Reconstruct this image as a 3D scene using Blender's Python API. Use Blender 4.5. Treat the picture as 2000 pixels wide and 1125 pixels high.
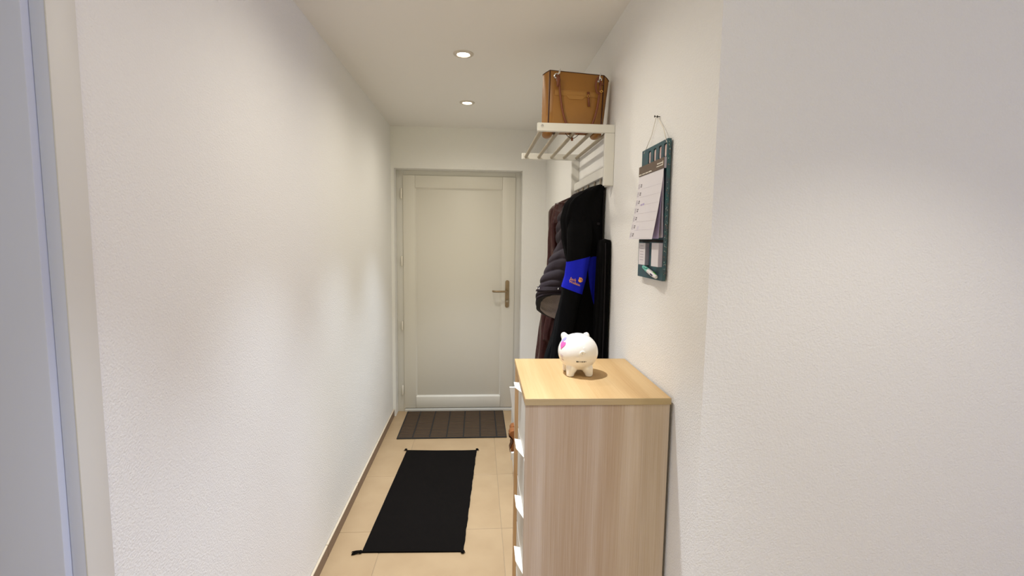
import bpy, bmesh, math, random
from math import sin, cos, pi, radians, sqrt
from mathutils import Vector, Matrix, noise

scene = bpy.context.scene
for _o in list(bpy.data.objects):
    bpy.data.objects.remove(_o, do_unlink=True)
C = scene.collection

# ------------------------------------------------------------------ camera
F_PX, YAW, PITCH, ROLL, CAM_H = 963.0958, radians(4.0235), radians(-5.6337), radians(0.7899), 1.51
_w = Vector((sin(YAW) * cos(PITCH), cos(YAW) * cos(PITCH), sin(PITCH)))
_r = Vector((cos(YAW), -sin(YAW), 0))
_u = _r.cross(_w)
_r2 = _r * cos(ROLL) + _u * sin(ROLL)
_u2 = _u * cos(ROLL) - _r * sin(ROLL)
cam_d = bpy.data.cameras.new('camera')
cam_d.sensor_width = 36.0
cam_d.lens = 36.0 * F_PX / 2000.0
cam_d.clip_start = 0.02
cam = bpy.data.objects.new('camera', cam_d)
C.objects.link(cam)
_m = Matrix((_r2, _u2, -_w)).transposed().to_4x4()
_m.translation = Vector((0, 0, CAM_H))
cam.matrix_world = _m
scene.camera = cam

# ------------------------------------------------------------------ world, daylight, exposure
REAR_FILL_COL, SKY_SIDE_COL = (1.0, 0.92, 0.48), (0.32, 0.42, 1.0)    # warm fill added behind the camera, cool side window
LAMP_COL, BEAM_COL = (1.0, 0.93, 0.80), (0.76, 0.86, 1.0)
REAR_FILL_W, SKY_SIDE_W, SKY, LAMP_W, BEAM_W = 31.0, 41.0, 0.05, 23.0, 122.0
world = bpy.data.worlds.new('daylight')
scene.world = world
world.use_nodes = True
_bg = world.node_tree.nodes['Background']
_bg.inputs[0].default_value = (0.70, 0.80, 1.0, 1)
_bg.inputs[1].default_value = SKY
scene.view_settings.view_transform = 'Standard'
scene.view_settings.look = 'None'
scene.view_settings.exposure = 0.0
scene.view_settings.gamma = 1.0
scene.view_settings.use_curve_mapping = False


def area(name, loc, target, sx, sy, watts, col):
    d = bpy.data.lights.new(name, 'AREA')
    d.shape = 'RECTANGLE'
    d.size, d.size_y, d.energy, d.color = sx, sy, watts, col
    o = bpy.data.objects.new(name, d)
    C.objects.link(o)
    o.location = loc
    o.rotation_euler = (Vector(target) - Vector(loc)).to_track_quat('-Z', 'Y').to_euler()
    return o


# warm fill panel added in the rear opening; daylight through the side window
area('rear_warm_fill', (0.5, -3.12, 1.45), (0.5, 0.0, 1.45), 1.7, 1.7, REAR_FILL_W, REAR_FILL_COL)
area('side_window_light', (3.72, -2.0, 1.45), (0.0, -2.0, 1.45), 1.7, 1.7, SKY_SIDE_W, SKY_SIDE_COL)

# ------------------------------------------------------------------ materials
def lin(r, g, b):
    f = lambda c: (c / 255 / 12.92) if c / 255 <= 0.04045 else ((c / 255 + 0.055) / 1.055) ** 2.4
    return (f(r), f(g), f(b), 1)


def mat(name, col, rough=0.6, metal=0.0, spec=0.5, bump=None, var=None, coat=0.0, sheen=0.0, emit=None, estr=0.0):
    """bump=(scale, strength, distance); var=(scale, amount, dark colour)"""
    m = bpy.data.materials.new(name)
    m.use_nodes = True
    nt = m.node_tree
    b = nt.nodes['Principled BSDF']
    b.inputs['Base Color'].default_value = col
    b.inputs['Roughness'].default_value = rough
    b.inputs['Metallic'].default_value = metal
    b.inputs['Specular IOR Level'].default_value = spec
    b.inputs['Coat Weight'].default_value = coat
    b.inputs['Sheen Weight'].default_value = sheen
    if emit:
        b.inputs['Emission Color'].default_value = emit
        b.inputs['Emission Strength'].default_value = estr
    tc = nt.nodes.new('ShaderNodeTexCoord')
    if bump:
        n = nt.nodes.new('ShaderNodeTexNoise')
        n.inputs['Scale'].default_value = bump[0]
        n.inputs['Detail'].default_value = 4
        nt.links.new(tc.outputs['Object'], n.inputs['Vector'])
        bp = nt.nodes.new('ShaderNodeBump')
        bp.inputs['Strength'].default_value = bump[1]
        bp.inputs['Distance'].default_value = bump[2]
        nt.links.new(n.outputs['Fac'], bp.inputs['Height'])
        nt.links.new(bp.outputs['Normal'], b.inputs['Normal'])
    if var:
        n2 = nt.nodes.new('ShaderNodeTexNoise')
        n2.inputs['Scale'].default_value = var[0]
        n2.inputs['Detail'].default_value = 6
        nt.links.new(tc.outputs['Object'], n2.inputs['Vector'])
        mr = nt.nodes.new('ShaderNodeMapRange')
        mr.inputs['From Min'].default_value = 0.35
        mr.inputs['From Max'].default_value = 0.65
        mr.inputs['To Min'].default_value = 0.0
        mr.inputs['To Max'].default_value = var[1]
        nt.links.new(n2.outputs['Fac'], mr.inputs['Value'])
        mx = nt.nodes.new('ShaderNodeMix')
        mx.data_type = 'RGBA'
        mx.inputs['A'].default_value = col
        mx.inputs['B'].default_value = var[2]
        nt.links.new(mr.outputs['Result'], mx.inputs['Factor'])
        nt.links.new(mx.outputs['Result'], b.inputs['Base Color'])
    return m


def wood(name, c1, c2, axis, scale=1.0):
    """long straight oak grain running along an axis (0,1,2)"""
    m = bpy.data.materials.new(name)
    m.use_nodes = True
    nt = m.node_tree
    b = nt.nodes['Principled BSDF']
    b.inputs['Roughness'].default_value = 0.5
    b.inputs['Specular IOR Level'].default_value = 0.3
    tc = nt.nodes.new('ShaderNodeTexCoord')

    def layer(sa, sc, detail, lo, hi):
        mp = nt.nodes.new('ShaderNodeMapping')
        s = [sc, sc, sc]
        s[axis] = sa
        mp.inputs['Scale'].default_value = s
        n = nt.nodes.new('ShaderNodeTexNoise')
        n.inputs['Scale'].default_value = 1.0
        n.inputs['Detail'].default_value = detail
        n.inputs['Distortion'].default_value = 0.3
        nt.links.new(tc.outputs['Object'], mp.inputs['Vector'])
        nt.links.new(mp.outputs['Vector'], n.inputs['Vector'])
        r = nt.nodes.new('ShaderNodeMapRange')
        r.inputs['From Min'].default_value = lo
        r.inputs['From Max'].default_value = hi
        nt.links.new(n.outputs['Fac'], r.inputs['Value'])
        return r.outputs['Result']
    fine = layer(4 * scale, 420 * scale, 3, 0.3, 0.75)
    band = layer(0.5 * scale, 13 * scale, 4, 0.36, 0.62)
    mul = nt.nodes.new('ShaderNodeMath')
    mul.operation = 'MULTIPLY_ADD'
    mul.inputs[1].default_value = 0.4
    nt.links.new(fine, mul.inputs[0])
    h = nt.nodes.new('ShaderNodeMath')
    h.operation = 'MULTIPLY'
    h.inputs[1].default_value = 0.6
    nt.links.new(band, h.inputs[0])
    nt.links.new(h.outputs[0], mul.inputs[2])
    mx = nt.nodes.new('ShaderNodeMix')
    mx.data_type = 'RGBA'
    mx.inputs['A'].default_value = c1
    mx.inputs['B'].default_value = c2
    nt.links.new(mul.outputs[0], mx.inputs['Factor'])
    nt.links.new(mx.outputs['Result'], b.inputs['Base Color'])
    bp = nt.nodes.new('ShaderNodeBump')
    bp.inputs['Strength'].default_value = 0.15
    bp.inputs['Distance'].default_value = 0.001
    nt.links.new(fine, bp.inputs['Height'])
    nt.links.new(bp.outputs['Normal'], b.inputs['Normal'])
    return m


M = {}
M['plaster'] = mat('plaster', lin(243, 242, 239), 0.85, spec=0.25, bump=(210, 0.55, 0.0035))
M['ceiling'] = mat('ceiling_paint', lin(243, 241, 237), 0.9, spec=0.2, bump=(160, 0.1, 0.001))
M['white_paint'] = mat('white_paint', lin(226, 224, 218), 0.4)
M['door_white'] = mat('door_white', lin(226, 222, 212), 0.42)
M['frame_white'] = mat('frame_white', lin(222, 220, 214), 0.5)
M['jamb_daylight_tint'] = mat('jamb_daylight_tint', lin(212, 217, 232), 0.5)  # white frame paint with the bluish cast of daylight mixed into its colour
M['tile'] = mat('floor_tile', lin(178, 151, 115), 0.42, var=(5, 0.55, lin(164, 136, 101)), bump=(60, 0.04, 0.001))
M['grout'] = mat('grout', lin(160, 140, 112), 0.9)
M['base_tile'] = mat('skirting_tile', lin(132, 110, 92), 0.5, var=(9, 0.5, lin(116, 94, 78)))
M['base_edge'] = mat('skirting_edge', lin(212, 196, 172), 0.5)
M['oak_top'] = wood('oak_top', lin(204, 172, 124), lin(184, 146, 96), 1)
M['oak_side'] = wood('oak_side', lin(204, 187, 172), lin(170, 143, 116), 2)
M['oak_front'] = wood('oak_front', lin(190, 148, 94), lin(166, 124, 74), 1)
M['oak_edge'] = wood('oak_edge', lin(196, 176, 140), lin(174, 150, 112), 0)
M['cream_front'] = mat('cream_front', lin(214, 208, 196), 0.45)
M['white_metal'] = mat('white_metal', lin(238, 232, 220), 0.4)
M['steel'] = mat('steel', lin(168, 156, 138), 0.38, metal=0.85)
M['trim_ring'] = mat('trim_ring', lin(214, 206, 194), 0.35)
M['rod'] = mat('rod_grey', lin(168, 156, 136), 0.4, metal=0.45)
M['chrome'] = mat('chrome', lin(230, 230, 232), 0.15, metal=1.0)
M['gold'] = mat('gold', lin(214, 170, 92), 0.25, metal=1.0)
M['bronze'] = mat('satin_bronze', lin(152, 132, 104), 0.38, metal=0.8)
M['dark'] = mat('dark_gap', lin(40, 34, 30), 0.8)
M['rug'] = mat('rug_black', lin(15, 12, 10), 0.95, spec=0.08, bump=(420, 0.6, 0.002))
M['mat_rib'] = mat('mat_rib', lin(84, 66, 48), 0.9, spec=0.2, bump=(500, 0.5, 0.002))
M['mat_base'] = mat('mat_rubber', lin(30, 25, 20), 0.8)
M['leather'] = mat('caramel_leather', lin(160, 110, 46), 0.42, bump=(420, 0.25, 0.0008), var=(9, 0.4, lin(136, 88, 34)))
M['leather_light'] = mat('caramel_strip', lin(170, 122, 60), 0.42, bump=(420, 0.25, 0.0008))
M['leather_strap'] = mat('strap_leather', lin(122, 66, 40), 0.45)
M['piping'] = mat('dark_piping', lin(66, 32, 20), 0.5)
M['black_cloth'] = mat('black_fleece', lin(9, 9, 11), 0.95, spec=0.1, bump=(300, 0.4, 0.002))
M['black_cloth2'] = mat('black_wool', lin(8, 8, 9), 0.95, spec=0.1, bump=(260, 0.4, 0.002))
M['charcoal_cloth'] = mat('charcoal_rib', lin(30, 27, 30), 0.9, spec=0.2)
M['blue_cloth'] = mat('blue_fleece', lin(28, 36, 190), 0.9, spec=0.15, bump=(300, 0.35, 0.002))
M['quilt'] = mat('grey_quilted_nylon', lin(40, 31, 37), 0.7, spec=0.22, bump=(90, 0.3, 0.004))
M['binding'] = mat('black_binding', lin(16, 15, 18), 0.75)
M['fleece'] = mat('grey_fleece_lining', lin(186, 174, 170), 0.98, spec=0.1, bump=(240, 0.9, 0.004))
M['maroon'] = mat('maroon_satin', lin(50, 13, 10), 0.42, spec=0.3, bump=(28, 0.5, 0.015))
M['orange'] = mat('orange_thread', lin(240, 164, 60), 0.7)
M['ceramic'] = mat('white_glaze', lin(240, 234, 226), 0.12, coat=0.5)
M['pink'] = mat('pink_glaze', lin(238, 92, 164), 0.2)
M['lilac'] = mat('lilac_glaze', lin(160, 150, 214), 0.2)
M['ink'] = mat('black_ink', lin(22, 18, 18), 0.5)
M['faint_ink'] = mat('faint_ink', lin(206, 178, 184), 0.4)
M['teal'] = mat('teal_board', lin(46, 92, 98), 0.6, var=(60, 0.7, lin(72, 74, 90)))
M['brown_card'] = mat('brown_card', lin(108, 92, 78), 0.6, var=(70, 0.5, lin(96, 82, 72)))
M['paper'] = mat('paper', lin(226, 222, 226), 0.8)
M['paper_lilac'] = mat('paper_lilac', lin(190, 176, 214), 0.8)
M['paper_edge'] = mat('pad_edge', lin(172, 166, 182), 0.8)
M['rule'] = mat('print_grey', lin(176, 168, 178), 0.8)
M['print'] = mat('print_dark', lin(128, 122, 128), 0.8)
M['slot_print'] = mat('slot_print', lin(222, 208, 202), 0.7, var=(45, 0.6, lin(168, 110, 106)))
M['fleck'] = mat('orange_fleck', lin(196, 132, 84), 0.7)
M['fleck_pale'] = mat('pale_fleck', lin(170, 190, 190), 0.7)
M['mint'] = mat('mint_plastic', lin(120, 206, 192), 0.3)
M['white_plastic'] = mat('white_plastic', lin(232, 228, 230), 0.3)
M['green'] = mat('green_plastic', lin(96, 190, 70), 0.35)
M['navy'] = mat('navy_print', lin(44, 30, 84), 0.4)
M['string'] = mat('white_string', lin(232, 226, 214), 0.8)
M['shoe_leather'] = mat('tan_shoe', lin(150, 88, 38), 0.4, var=(30, 0.5, lin(104, 58, 24)))
M['shoe_dark'] = mat('brown_sole', lin(92, 54, 26), 0.5)
M['lamp'] = mat('lamp_glow', (1, 1, 1, 1), 0.5, emit=(1.0, 0.86, 0.66, 1), estr=14.0)

# ------------------------------------------------------------------ mesh helpers
def B():
    return bmesh.new()


def box(bm, x0, x1, y0, y1, z0, z1, bev=0.0, seg=2):
    vs = [bm.verts.new(p) for p in ((x0, y0, z0), (x1, y0, z0), (x1, y1, z0), (x0, y1, z0), (x0, y0, z1), (x1, y0, z1), (x1, y1, z1), (x0, y1, z1))]
    fs = [bm.faces.new([vs[i] for i in q]) for q in ((3, 2, 1, 0), (4, 5, 6, 7), (0, 1, 5, 4), (1, 2, 6, 5), (2, 3, 7, 6), (3, 0, 4, 7))]
    if bev:
        es = list({e for f in fs for e in f.edges})
        bmesh.ops.bevel(bm, geom=es, offset=bev, segments=seg, affect='EDGES', profile=0.5)
    return bm


def prism(bm, pts, axis, a0, a1, bev=0.0):
    """closed polygon pts (2-D) extruded along axis between a0 and a1"""
    def mk(p, a):
        q = [0, 0, 0]
        o = [i for i in range(3) if i != axis]
        q[o[0]], q[o[1]], q[axis] = p[0], p[1], a
        return bm.verts.new(q)
    A = [mk(p, a0) for p in pts]
    D = [mk(p, a1) for p in pts]
    n = len(pts)
    fs = [bm.faces.new(A), bm.faces.new(D[::-1])]
    for i in range(n):
        fs.append(bm.faces.new((A[i], D[i], D[(i + 1) % n], A[(i + 1) % n])))
    bmesh.ops.recalc_face_normals(bm, faces=fs)
    if bev:
        es = list({e for f in fs for e in f.edges})
        bmesh.ops.bevel(bm, geom=es, offset=bev, segments=2, affect='EDGES', profile=0.5)
    return bm


def tube(bm, pts, r, n=10, closed=False, sy=1.0):
    """round tube along a polyline, r a number or a list"""
    P = [Vector(p) for p in pts]
    k = len(P)
    rs = r if isinstance(r, (list, tuple)) else [r] * k
    rings = []
    prev = None
    for i in range(k):
        a = P[(i - 1) % k] if (closed or i) else P[i]
        b = P[(i + 1) % k] if (closed or i < k - 1) else P[i]
        t = (b - a).normalized()
        if prev is None:
            s = t.cross(Vector((0, 0, 1)))
            if s.length < 0.1:
                s = t.cross(Vector((0, 1, 0)))
        else:
            s = prev - t * prev.dot(t)
        s.normalize()
        prev = s
        v = t.cross(s)
        rings.append([bm.verts.new(P[i] + (s * cos(2 * pi * j / n) + v * sin(2 * pi * j / n) * sy) * rs[i]) for j in range(n)])
    for i in range(k if closed else k - 1):
        a, b = rings[i], rings[(i + 1) % k]
        for j in range(n):
            bm.faces.new((a[j], a[(j + 1) % n], b[(j + 1) % n], b[j]))
    if not closed:
        bm.faces.new(rings[0][::-1])
        bm.faces.new(rings[-1])
    return bm


def lathe(bm, prof, c, axis=2, n=32):
    """profile [(radius, height)] turned around an axis through c"""
    rings = []
    for (r, h) in prof:
        ring = []
        for j in range(n):
            a = 2 * pi * j / n
            q = [0, 0, 0]
            o = [i for i in range(3) if i != axis]
            q[o[0]], q[o[1]], q[axis] = r * cos(a), r * sin(a), h
            ring.append(bm.verts.new(Vector(q) + Vector(c)))
        rings.append(ring)
    for a, b in zip(rings, rings[1:]):
        for j in range(n):
            bm.faces.new((a[j], a[(j + 1) % n], b[(j + 1) % n], b[j]))
    for ring, (r, h) in ((rings[0], prof[0]), (rings[-1], prof[-1])):
        if r > 1e-5:
            bm.faces.new(ring)
    bmesh.ops.recalc_face_normals(bm, faces=bm.faces[:])
    return bm


def ellipsoid(bm, c, r, rot=None, u=24, v=16):
    mt = Matrix.Translation(c) @ (rot.to_4x4() if rot else Matrix.Identity(4)) @ Matrix.Diagonal((r[0], r[1], r[2], 1))
    bmesh.ops.create_uvsphere(bm, u_segments=u, v_segments=v, radius=1.0, matrix=mt)
    return bm


ORG = {}


def obj(name, bm, m, parent=None, smooth=True, sharp=35, label=None):
    me = bpy.data.meshes.new(name)
    bmesh.ops.recalc_face_normals(bm, faces=bm.faces[:])
    bm.to_mesh(me)
    bm.free()
    return link(name, me, m, parent, smooth, sharp, label)


def link(name, me, m, parent=None, smooth=True, sharp=35, label=None):
    if smooth:
        me.shade_smooth()
        if sharp:
            me.set_sharp_from_angle(angle=radians(sharp))
    me.materials.clear()
    me.materials.append(m)
    o = bpy.data.objects.new(name, me)
    C.objects.link(o)
    org = Vector((0, 0, 0))
    if parent is not None:
        o.parent = parent
        org = ORG.get(parent, Vector((0, 0, 0)))
        if org.length:
            me.transform(Matrix.Translation(-org))
    ORG[o] = org
    if label:
        o['label'] = label
    return o


def tag(o, label, cat, group=None):
    o['label'] = label
    o['category'] = cat
    if group:
        o['group'] = group
    return o


def thing(name, label, cat, loc, group=None):
    o = bpy.data.objects.new(name, None)
    o.empty_display_size = 0.05
    C.objects.link(o)
    o.location = loc
    ORG[o] = Vector(loc)
    return tag(o, label, cat, group)


def base(o, loc):
    """move the origin of a one-mesh thing to its base"""
    o.data.transform(Matrix.Translation(-Vector(loc)))
    o.location = loc
    ORG[o] = Vector(loc)
    return o


def struct(o):
    o['kind'] = 'structure'
    return o


def text_mesh(s, size, extrude=0.0004, align='CENTER'):
    cu = bpy.data.curves.new('lettering', 'FONT')
    cu.body = s
    cu.size = size
    cu.extrude = extrude
    cu.align_x = align
    cu.align_y = 'CENTER'
    cu.resolution_u = 2
    t = bpy.data.objects.new('lettering', cu)
    C.objects.link(t)
    bpy.context.view_layer.update()
    me = bpy.data.meshes.new_from_object(t.evaluated_get(bpy.context.evaluated_depsgraph_get()))
    bpy.data.objects.remove(t, do_unlink=True)
    bpy.data.curves.remove(cu)
    return me


def remeshed(bm, voxel, smooth=6):
    """fuse overlapping solids of a bmesh into one continuous skin"""
    me = bpy.data.meshes.new('tmp')
    bm.to_mesh(me)
    bm.free()
    o = bpy.data.objects.new('tmp', me)
    C.objects.link(o)
    r = o.modifiers.new('r', 'REMESH')
    r.mode = 'VOXEL'
    r.voxel_size = voxel
    s = o.modifiers.new('s', 'SMOOTH')
    s.factor = 0.5
    s.iterations = smooth
    bpy.context.view_layer.update()
    out = bpy.data.meshes.new_from_object(o.evaluated_get(bpy.context.evaluated_depsgraph_get()))
    bpy.data.objects.remove(o, do_unlink=True)
    bpy.data.meshes.remove(me)
    return out


def interp(tab, z):
    """smooth table lookup: tab = [(z, a, b, ...)] in falling or rising z"""
    t = sorted(tab)
    if z <= t[0][0]:
        return t[0][1:]
    if z >= t[-1][0]:
        return t[-1][1:]
    for a, b in zip(t, t[1:]):
        if a[0] <= z <= b[0]:
            k = (z - a[0]) / (b[0] - a[0])
            k = k * k * (3 - 2 * k) * 0.5 + k * 0.5
            return tuple(p + (q - p) * k for p, q in zip(a[1:], b[1:]))


# ------------------------------------------------------------------ the room
XL, XR, ZC, YF, YC, YB, XE = -0.708, 0.563, 2.404, 4.126, 1.164, -3.0, 3.6

fl = struct(obj('floor', box(B(), -1.3, XE, YB, 4.4, -0.06, -0.002), M['grout'], smooth=False))
tile_bm = box(B(), -0.2988, 0.2988, -0.2988, 0.2988, -0.008, 0.0, 0.0012, 1)
tile_me = bpy.data.meshes.new('tile')
tile_bm.to_mesh(tile_me)
tile_bm.free()
tile_me.materials.append(M['tile'])
rnd = random.Random(4)
for i in range(-1, 7):
    for j in range(-8, 4):
        cx, cy = 0.135 + 0.6 * i - 0.3, 2.449 + 0.6 * j + 0.3
        if cx > XE or cy - 0.3 < YB:
            continue
        if cy > 1.5 and cx > 0.75:
            continue
        o = bpy.data.objects.new('tile', tile_me)
        C.objects.link(o)
        o.parent = fl
        o.location = (cx, cy, rnd.uniform(-0.0004, 0.0))
        o.rotation_euler = (0, 0, 0)

struct(obj('ceiling', box(B(), -1.3, XE, YB, 4.4, ZC, ZC + 0.12), M['ceiling'], smooth=False))

# left wall with a doorway beside the camera (opening y -0.02 .. 0.96, z 0 .. 2.1)
bm = B()
box(bm, XL - 0.2, XL, 0.955, 4.4, 0, ZC)
box(bm, XL - 0.2, XL, YB, -0.06, 0, ZC)
box(bm, XL - 0.2, XL, -0.06, 0.955, 2.16, ZC)
struct(obj('wall_left', bm, M['plaster'], smooth=False))

# right wall of the corridor, turning the corner beside the camera
struct(obj('wall_right', prism(B(), [(XR, YC), (XE, YC), (XE, YC + 0.2), (XR + 0.2, YC + 0.2), (XR + 0.2, 4.4), (XR, 4.4)], 2, 0, ZC), M['plaster'], smooth=False))

# far wall with the entrance-door opening
OXL, OXR, OZT = -0.684, 0.366, 2.074
bm = B()
box(bm, XL, OXL, YF, 4.4, 0, ZC)
box(bm, OXR, XR, YF, 4.4, 0, ZC)
box(bm, OXL, OXR, YF, 4.4, OZT, ZC)
struct(obj('wall_far', bm, M['plaster'], smooth=False))

bm = B()
box(bm, -1.3, -0.4, YB - 0.2, YB, 0, ZC)
box(bm, 1.4, XE, YB - 0.2, YB, 0, ZC)
box(bm, -0.4, 1.4, YB - 0.2, YB, 0, 0.5)
box(bm, -0.4, 1.4, YB - 0.2, YB, 2.35, ZC)
struct(obj('wall_behind', bm, M['plaster'], smooth=False))
bm = B()
box(bm, XE, XE + 0.2, YB, -2.9, 0, ZC)
box(bm, XE, XE + 0.2, -1.1, YC + 0.2, 0, ZC)
box(bm, XE, XE + 0.2, -2.9, -1.1, 0, 0.5)
box(bm, XE, XE + 0.2, -2.9, -1.1, 2.35, ZC)
struct(obj('wall_side', bm, M['plaster'], smooth=False))

# window_1 in the wall behind the camera
win = bpy.data.objects.new('window_1', None)
C.objects.link(win)
struct(win)
bm = B()
for (a, b, c, d) in ((-0.4, -0.34, 0.5, 2.35), (1.34, 1.4, 0.5, 2.35), (-0.34, 1.34, 0.5, 0.56), (-0.34, 1.34, 2.29, 2.35)):
    box(bm, a, b, YB - 0.1, YB - 0.06, c, d, 0.004)
obj('window_frame', bm, M['white_paint'], win)
win_side = bpy.data.objects.new('window_2', None)
C.objects.link(win_side)
struct(win_side)
bm = B()
for (a, b, c, d) in ((-2.9, -2.84, 0.5, 2.35), (-1.16, -1.1, 0.5, 2.35), (-2.84, -1.16, 0.5, 0.56), (-2.84, -1.16, 2.29, 2.35)):
    box(bm, XE + 0.06, XE + 0.1, a, b, c, d, 0.004)
obj('window_frame', bm, M['white_paint'], win_side)

# skirting of the left wall: separate tiles with a pale top edge
bl = struct(obj('baseboard_left', box(B(), XL + 0.0005, XL + 0.004, 0.97, YF, 0, 0.06), M['grout'], smooth=False))
y = 4.05
first = True
while y > 0.97:
    y0, y1 = max(y - 0.598, 0.962), y
    if first:
        y1 = YF - 0.002
        first = False
    obj('tile', box(B(), XL + 0.002, XL + 0.012, y0, y1 - 0.002, 0.0, 0.058, 0.001, 1), M['base_tile'], bl, sharp=30)
    obj('edge_strip', box(B(), XL + 0.002, XL + 0.0125, y0, y1 - 0.002, 0.0585, 0.063, 0.001, 1), M['base_edge'], bl)
    y -= 0.6

# ------------------------------------------------------------------ door_2: doorway frame close to the camera, left
d2 = bpy.data.objects.new('door_2', None)
C.objects.link(d2)
struct(d2)
D2C, D2A, D2B = 0.958, 0.895, 0.881
bm = B()
box(bm, XL, XL + 0.003, D2A, D2C, 0, 2.2, 0.001)
box(bm, XL, XL + 0.003, -0.06, 0.0, 0, 2.2, 0.001)
box(bm, XL, XL + 0.003, 0.0, D2A, 2.13, 2.2, 0.001)
obj('casing', bm, M['frame_white'], d2)
bm = B()
box(bm, XL - 0.024, XL + 0.001, D2A, D2C - 0.003, 0, 2.16, 0.0025)
box(bm, XL - 0.024, XL + 0.001, -0.058, -0.012, 0, 2.16, 0.0025)
box(bm, XL - 0.024, XL + 0.001, -0.012, D2A, 2.13, 2.16, 0.0025)
obj('jamb', bm, M['jamb_daylight_tint'], d2)
bm = B()
box(bm, XL - 0.2, XL - 0.0245, D2B, D2C - 0.003, 0, 2.16, 0.002)
box(bm, XL - 0.2, XL - 0.0245, -0.058, 0.002, 0, 2.16, 0.002)
box(bm, XL - 0.2, XL - 0.0245, 0.002, D2B, 2.118, 2.16, 0.002)
obj('rebate', bm, M['jamb_daylight_tint'], d2)
obj('door_leaf', box(B(), XL - 0.25, XL - 0.205, -0.06, 0.955, 0.005, 2.17, 0.002), M['white_paint'], d2)

# ------------------------------------------------------------------ door_1: entrance door
d1 = bpy.data.objects.new('door_1', None)
C.objects.link(d1)
struct(d1)
YD = 4.232
bm = B()
box(bm, OXL - 0.0, -0.623, YD + 0.012, 4.33, 0.0, OZT, 0.002)
box(bm, 0.312, OXR, YD + 0.012, 4.33, 0.0, OZT, 0.002)
box(bm, -0.623, 0.312, YD + 0.012, 4.33, 2.026, OZT, 0.002)
obj('door_frame', bm, M['frame_white'], d1)
obj('threshold', box(B(), -0.623, 0.312, YD - 0.004, 4.33, 0.0, 0.026, 0.003), M['frame_white'], d1)
PX0, PX1, PZ0, PZ1 = -0.528, 0.206, 0.132, 1.929
bm = B()
box(bm, -0.628, PX0, YD, YD + 0.06, 0.032, 2.031, 0.003)
box(bm, PX1, 0.317, YD, YD + 0.06, 0.032, 2.031, 0.003)
box(bm, PX0 + 0.0005, PX1 - 0.0005, YD, YD + 0.06, 0.032, PZ0, 0.003)
box(bm, PX0 + 0.0005, PX1 - 0.0005, YD, YD + 0.06, PZ1, 2.031, 0.003)
leaf = obj('door_leaf', bm, M['door_white'], d1)
obj('panel', box(B(), PX0 + 0.002, PX1 - 0.002, YD + 0.016, YD + 0.05, PZ0 + 0.002, PZ1 - 0.002, 0.001), M['door_white'], d1)
bm = B()   # glazing bead round the panel: sloped strip
for (x0, x1, z0, z1, kind) in ((PX0, PX1, PZ0, PZ1, 0),):
    w_ = 0.012
    o4 = [(x0, z0), (x1, z0), (x1, z1), (x0, z1)]
    i4 = [(x0 + w_, z0 + w_), (x1 - w_, z0 + w_), (x1 - w_, z1 - w_), (x0 + w_, z1 - w_)]
    for q in range(4):
        a, b = o4[q], o4[(q + 1) % 4]
        c, d = i4[(q + 1) % 4], i4[q]
        v = [bm.verts.new((a[0], YD + 0.006, a[1])), bm.verts.new((b[0], YD + 0.006, b[1])), bm.verts.new((c[0], YD + 0.015, c[1])), bm.verts.new((d[0], YD + 0.015, d[1]))]
        bm.faces.new(v)
        v2 = [bm.verts.new((a[0], YD + 0.03, a[1])), bm.verts.new((b[0], YD + 0.03, b[1]))]
        bm.faces.new((v[1], v[0], v2[0], v2[1]))
obj('glazing_bead', bm, M['door_white'], d1, smooth=False)
for z0, z1 in ((1.836, 1.924), (1.275, 1.357), (0.721, 0.801), (0.150, 0.238)):
    bm = B()
    lathe(bm, [(0.0, z0), (0.006, z0 + 0.001), (0.008, z0 + 0.004), (0.008, z1 - 0.004), (0.006, z1 - 0.001), (0.0, z1)], (-0.640, YD - 0.004, 0), 2, 14)
    obj('hinge', bm, M['white_metal'], d1)
# handle set
hx = 0.256
bm = B()
pts = []
for k in range(13):
    a = pi * k / 12
    pts.append((hx + 0.0175 * cos(a), 1.142 + 0.0175 * sin(a)))
for k in range(13):
    a = pi + pi * k / 12
    pts.append((hx + 0.0175 * cos(a), 0.938 + 0.0175 * sin(a)))
prism(bm, pts, 1, YD - 0.009, YD - 0.0005, 0.002)
plate = obj('handle_plate', bm, M['bronze'], d1)
bm = B()
lathe(bm, [(0.012, -0.012), (0.012, 0.0), (0.010, 0.001)], (hx, YD - 0.010, 1.066), 1, 20)
tube(bm, [(hx, YD - 0.01, 1.066), (hx, YD - 0.045, 1.066), (hx - 0.004, YD - 0.055, 1.066), (hx - 0.014, YD - 0.060, 1.066), (hx - 0.06, YD - 0.060, 1.066), (hx - 0.106, YD - 0.060, 1.066), (hx - 0.118, YD - 0.056, 1.066), (hx - 0.123, YD - 0.044, 1.066), (hx - 0.123, YD - 0.03, 1.066)], 0.0085, 12)
obj('lever_handle', bm, M['bronze'], plate)
bm = B()
lathe(bm, [(0.0, -0.014), (0.010, -0.014), (0.012, -0.012), (0.012, 0.0)], (hx, YD - 0.006, 0.978), 1, 20)
box(bm, hx - 0.001, hx + 0.001, YD - 0.0215, YD - 0.02, 0.972, 0.984)
obj('lock_cylinder', bm, M['steel'], plate)

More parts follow.
